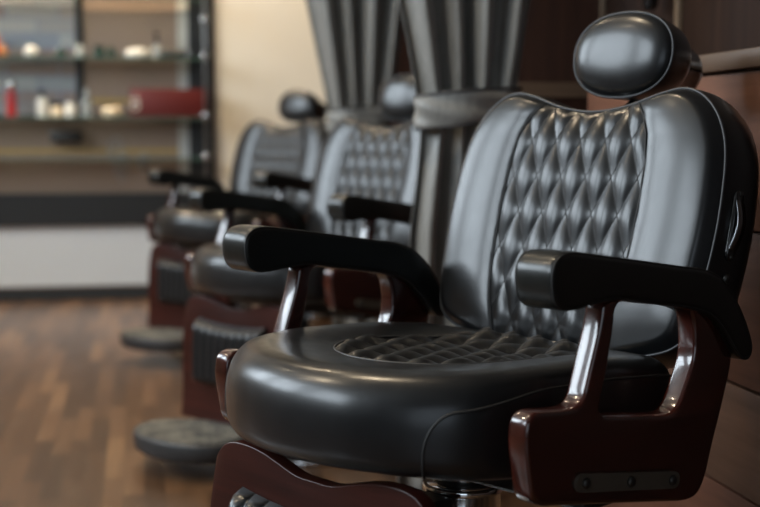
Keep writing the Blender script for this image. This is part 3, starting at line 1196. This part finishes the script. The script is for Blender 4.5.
# glass shelves, each held at its end by an upright rod with round clips
SH = ((1.76, 'topmost clear glass shelf on the end wall, cut by the top of the photo'),
      (1.415, 'clear glass shelf that carries the hair clipper and small bottles'),
      (1.075, 'clear glass shelf that carries the long red box'),
      (.842, 'lowest clear glass shelf in view, empty, not far above the dark frame rail'))
for z, lab in SH:
    r = tag(empty('glass_shelf', (.2, YE - .03, z)), lab, 'shelf', 'glass shelves on the end wall')
    local(r, 'pane', [(-1.6, .40, YE - .30, YE - .058, z - .009, z - .0003)], M_GLASS)
    tag(local(r, 'front_edge', [(-1.6, .40, YE - .303, YE - .3, z - .010, z)], M_GLASSEDGE), 'dark green polished edge')
r = tag(empty('shelf_rod', (.382, YE - .315, .6)), 'thin upright metal rod with round chrome clips in front of the dark frame', 'rod')
bm = bmesh.new(); tube(bm, [(0, 0, -.6), (0, 0, 2.2)], .008, False, 12); obj('rod', bm, M_DULL, r)
for z in (.851, 1.085, 1.425, 1.634, 1.77):
    bm = bmesh.new()
    lathe(bm, [(.012, -.009), (.012, .006), (.021, .008), (.021, .026), (.016, .030)], Matrix.Translation((0, 0, z - .6)) @ Matrix.Rotation(pi / 2, 4, 'X'), 20)
    obj('rod_clip', bm, M_CHROME, r)

YS = YE - .20


def prop(name, x, z, prof, m, label, cat, extra=None, group=None, n=24):
    o = empty(name, (x, YS, z))
    tag(o, label, cat, group)
    bm = bmesh.new(); lathe(bm, prof, n=n); obj('body', bm, m, o)
    for nm, pf, mm in (extra or []):
        bm = bmesh.new(); lathe(bm, pf, n=n); obj(nm, bm, mm, o)
    return o


M_WHITEP = mat('white glazed', (.75, .73, .68), .25)
M_CREAMP = mat('cream glazed', (.7, .58, .42), .25)
M_REDP = mat('red plastic', (.45, .03, .03), .3)
M_REDBOX = mat('dark red card', (.10, .009, .007), .45)
M_GREENG = mat('dark green glass', (.01, .035, .02), .12)
M_CLEAR = mat('clear bottle', (.8, .85, .85), .05); bs(M_CLEAR).inputs['Transmission Weight'].default_value = .7
M_BROWNP = mat('amber plastic', (.35, .14, .04), .3)
z1, z2 = 1.415, 1.075
# second shelf: red box, white dish, bottles
r = tag(empty('red_box', (.18, YS, z2)), 'long dark red box with a small white emblem on the glass shelf', 'box')
bm = bmesh.new(); box(bm, -.227, .222, -.085, .075, 0, .165, .003); sharp(obj('carton', bm, M_REDBOX, r))
bm = bmesh.new()
for q, rr in ((.095, .017), (.062, .020)):
    tube(bm, [(-.195 + rr * cos(a), -.086, q + rr * sin(a)) for a in [2 * pi * k / 20 for k in range(20)]], .004, True, 6)
tag(obj('emblem', bm, M_WHITEP, r), 'white figure-eight emblem')
bowl = [(.03, 0), (.05, .006), (.062, .03), (.058, .05), (.04, .060), (.01, .062)]
prop('soap_dish', -.150, z2, bowl, M_CREAMP, 'low cream rounded dish on the shelf left of the red box', 'dish')
bottle = [(.030, 0), (.033, .006), (.033, .09), (.028, .105), (.012, .115), (.012, .125)]
pump = [('cap', [(.014, .122), (.014, .15), (.006, .152), (.006, .170)], M_WHITEP)]
prop('bottle', -.292, z2, bottle, M_CLEAR, 'clear bottle with a white cap in front of the dark board edge', 'bottle', pump, 'bottles on the glass shelves')
prop('bottle', -.71, z2, [(.028, 0), (.030, .005), (.030, .13), (.022, .15), (.012, .155)], M_REDP, 'slim red bottle with a round shiny cap at the left of the lower shelf', 'bottle',
     [('cap', [(.012, .153), (.026, .165), (.03, .185), (.024, .205), (.008, .212)], M_CHROME)], 'bottles on the glass shelves')
prop('bottle', -.54, z2, bottle, M_WHITEP, 'white bottle standing on the left of the black tray', 'bottle', [('cap', [(.014, .122), (.014, .16)], M_BLACK)], 'bottles on the glass shelves')
prop('jar', -.46, z2, [(.034, 0), (.036, .006), (.036, .06), (.03, .066)], M_CREAMP, 'squat cream jar with a black lid on the lower shelf', 'jar', [('lid', [(.037, .064), (.037, .085), (.034, .088)], M_BLACK)])
prop('jar', -.385, z2, [(.032, 0), (.034, .006), (.034, .075), (.028, .08)], M_WHITEP, 'taller white jar with a chrome lid on the lower shelf', 'jar', [('lid', [(.035, .078), (.035, .098), (.03, .1)], M_CHROME)])
r = tag(empty('black_tray', (-.415, YE - .11, .93)), 'flat black holder hung below the price board', 'holder')
bm = bmesh.new(); box(bm, -.09, .09, -.05, .05, 0, .065, .006); sharp(obj('holder_body', bm, M_BLACK, r))
bm = bmesh.new(); box(bm, -.085, .085, -.055, -.05, .01, .055, .002); sharp(obj('front_lip', bm, M_STEEL, r))
# upper shelf
prop('soap_dish', .0, z1, [(.05, 0), (.07, .008), (.075, .03), (.06, .05), (.03, .058)], M_WHITEP, 'bright white rounded dish on the upper shelf beside the dark pump bottle', 'dish')
prop('bottle', .112, z1, [(.026, 0), (.028, .005), (.028, .07), (.01, .085)], M_CLEAR, 'small clear bottle with a black pump on the upper shelf', 'bottle',
     [('pump', [(.012, .083), (.012, .105), (.005, .107), (.005, .13), (.018, .132), (.018, .148)], M_BLACK)], 'bottles on the glass shelves')
r = tag(empty('hair_clipper', (.21, YS, z1)), 'black hair clipper lying on the upper shelf by the frame', 'clipper')
bm = bmesh.new()
lathe(bm, [(.018, -.085), (.026, -.08), (.03, -.03), (.026, .03), (.03, .06), (.024, .075)], Matrix.Translation((0, 0, .03)) @ Matrix.Rotation(pi / 2, 4, 'Y'), 20)
obj('body', bm, M_PLATE, r)
bm = bmesh.new(); box(bm, .07, .095, -.022, .022, .012, .048, .003); obj('blade', bm, M_CHROME, r)
prop('bottle', -.15, z1, [(.022, 0), (.024, .004), (.024, .04), (.012, .055), (.012, .062)], M_GREENG, 'small green glass bottle on the upper shelf', 'bottle', None, 'bottles on the glass shelves')
prop('jar', -.215, z1, [(.026, 0), (.028, .005), (.028, .055), (.022, .06)], M_GREENG, 'squat dark green jar on the upper shelf', 'jar', [('lid', [(.029, .058), (.029, .07)], M_BLACK)])
prop('tumbler', -.325, z1, [(.026, 0), (.028, .004), (.032, .07), (.026, .071)], M_CLEAR, 'clear glass tumbler on the upper shelf before the board edge', 'glass')
prop('jar', -.43, z1, [(.024, 0), (.026, .005), (.026, .04), (.02, .045)], M_GREENG, 'tiny grey-green jar with chrome lid on the upper shelf', 'jar', [('lid', [(.027, .043), (.027, .055)], M_CHROME)])
prop('ornament', -.595, z1, [(.02, 0), (.036, .012), (.042, .035), (.03, .06), (.01, .07)], M_WHITEP, 'round white ornament on the upper shelf', 'ornament')
prop('bottle', -.75, z1, [(.026, 0), (.028, .005), (.028, .05), (.014, .06), (.014, .07)], M_BROWNP, 'small amber bottle at the left of the upper shelf', 'bottle', None, 'bottles on the glass shelves')
prop('bottle', -.80, z1, [(.03, 0), (.032, .005), (.032, .12), (.02, .135), (.014, .14)], M_REDP, 'red bottle cut off by the left picture edge', 'bottle', [('cap', [(.015, .138), (.015, .165)], M_WHITEP)], 'bottles on the glass shelves')
prop('soap_dish', -.14, 1.76, bowl, M_WHITEP, 'white dish on the topmost glass shelf', 'dish')

# black hair dryer hanging on the dark wall behind the headrest
r = tag(empty('hair_dryer', (1.30, 3.20, 1.29)), 'black hair dryer hanging on the dark wall just above the near headrest', 'hair dryer')
bm = bmesh.new(); lathe(bm, [(.012, 0), (.020, .01), (.026, .08), (.028, .14)], n=20); obj('handle', bm, M_BLACK, r)
bm = bmesh.new(); lathe(bm, [(.03, -.09), (.042, -.07), (.045, .02), (.036, .08), (.028, .12)], Matrix.Translation((0, 0, .17)) @ Matrix.Rotation(pi / 2, 4, 'X'), 24); obj('barrel', bm, M_BLACK, r)
bm = bmesh.new(); box(bm, .02, .052, -.03, .03, .12, .20, .004); obj('wall_hook', bm, M_STEEL, r)
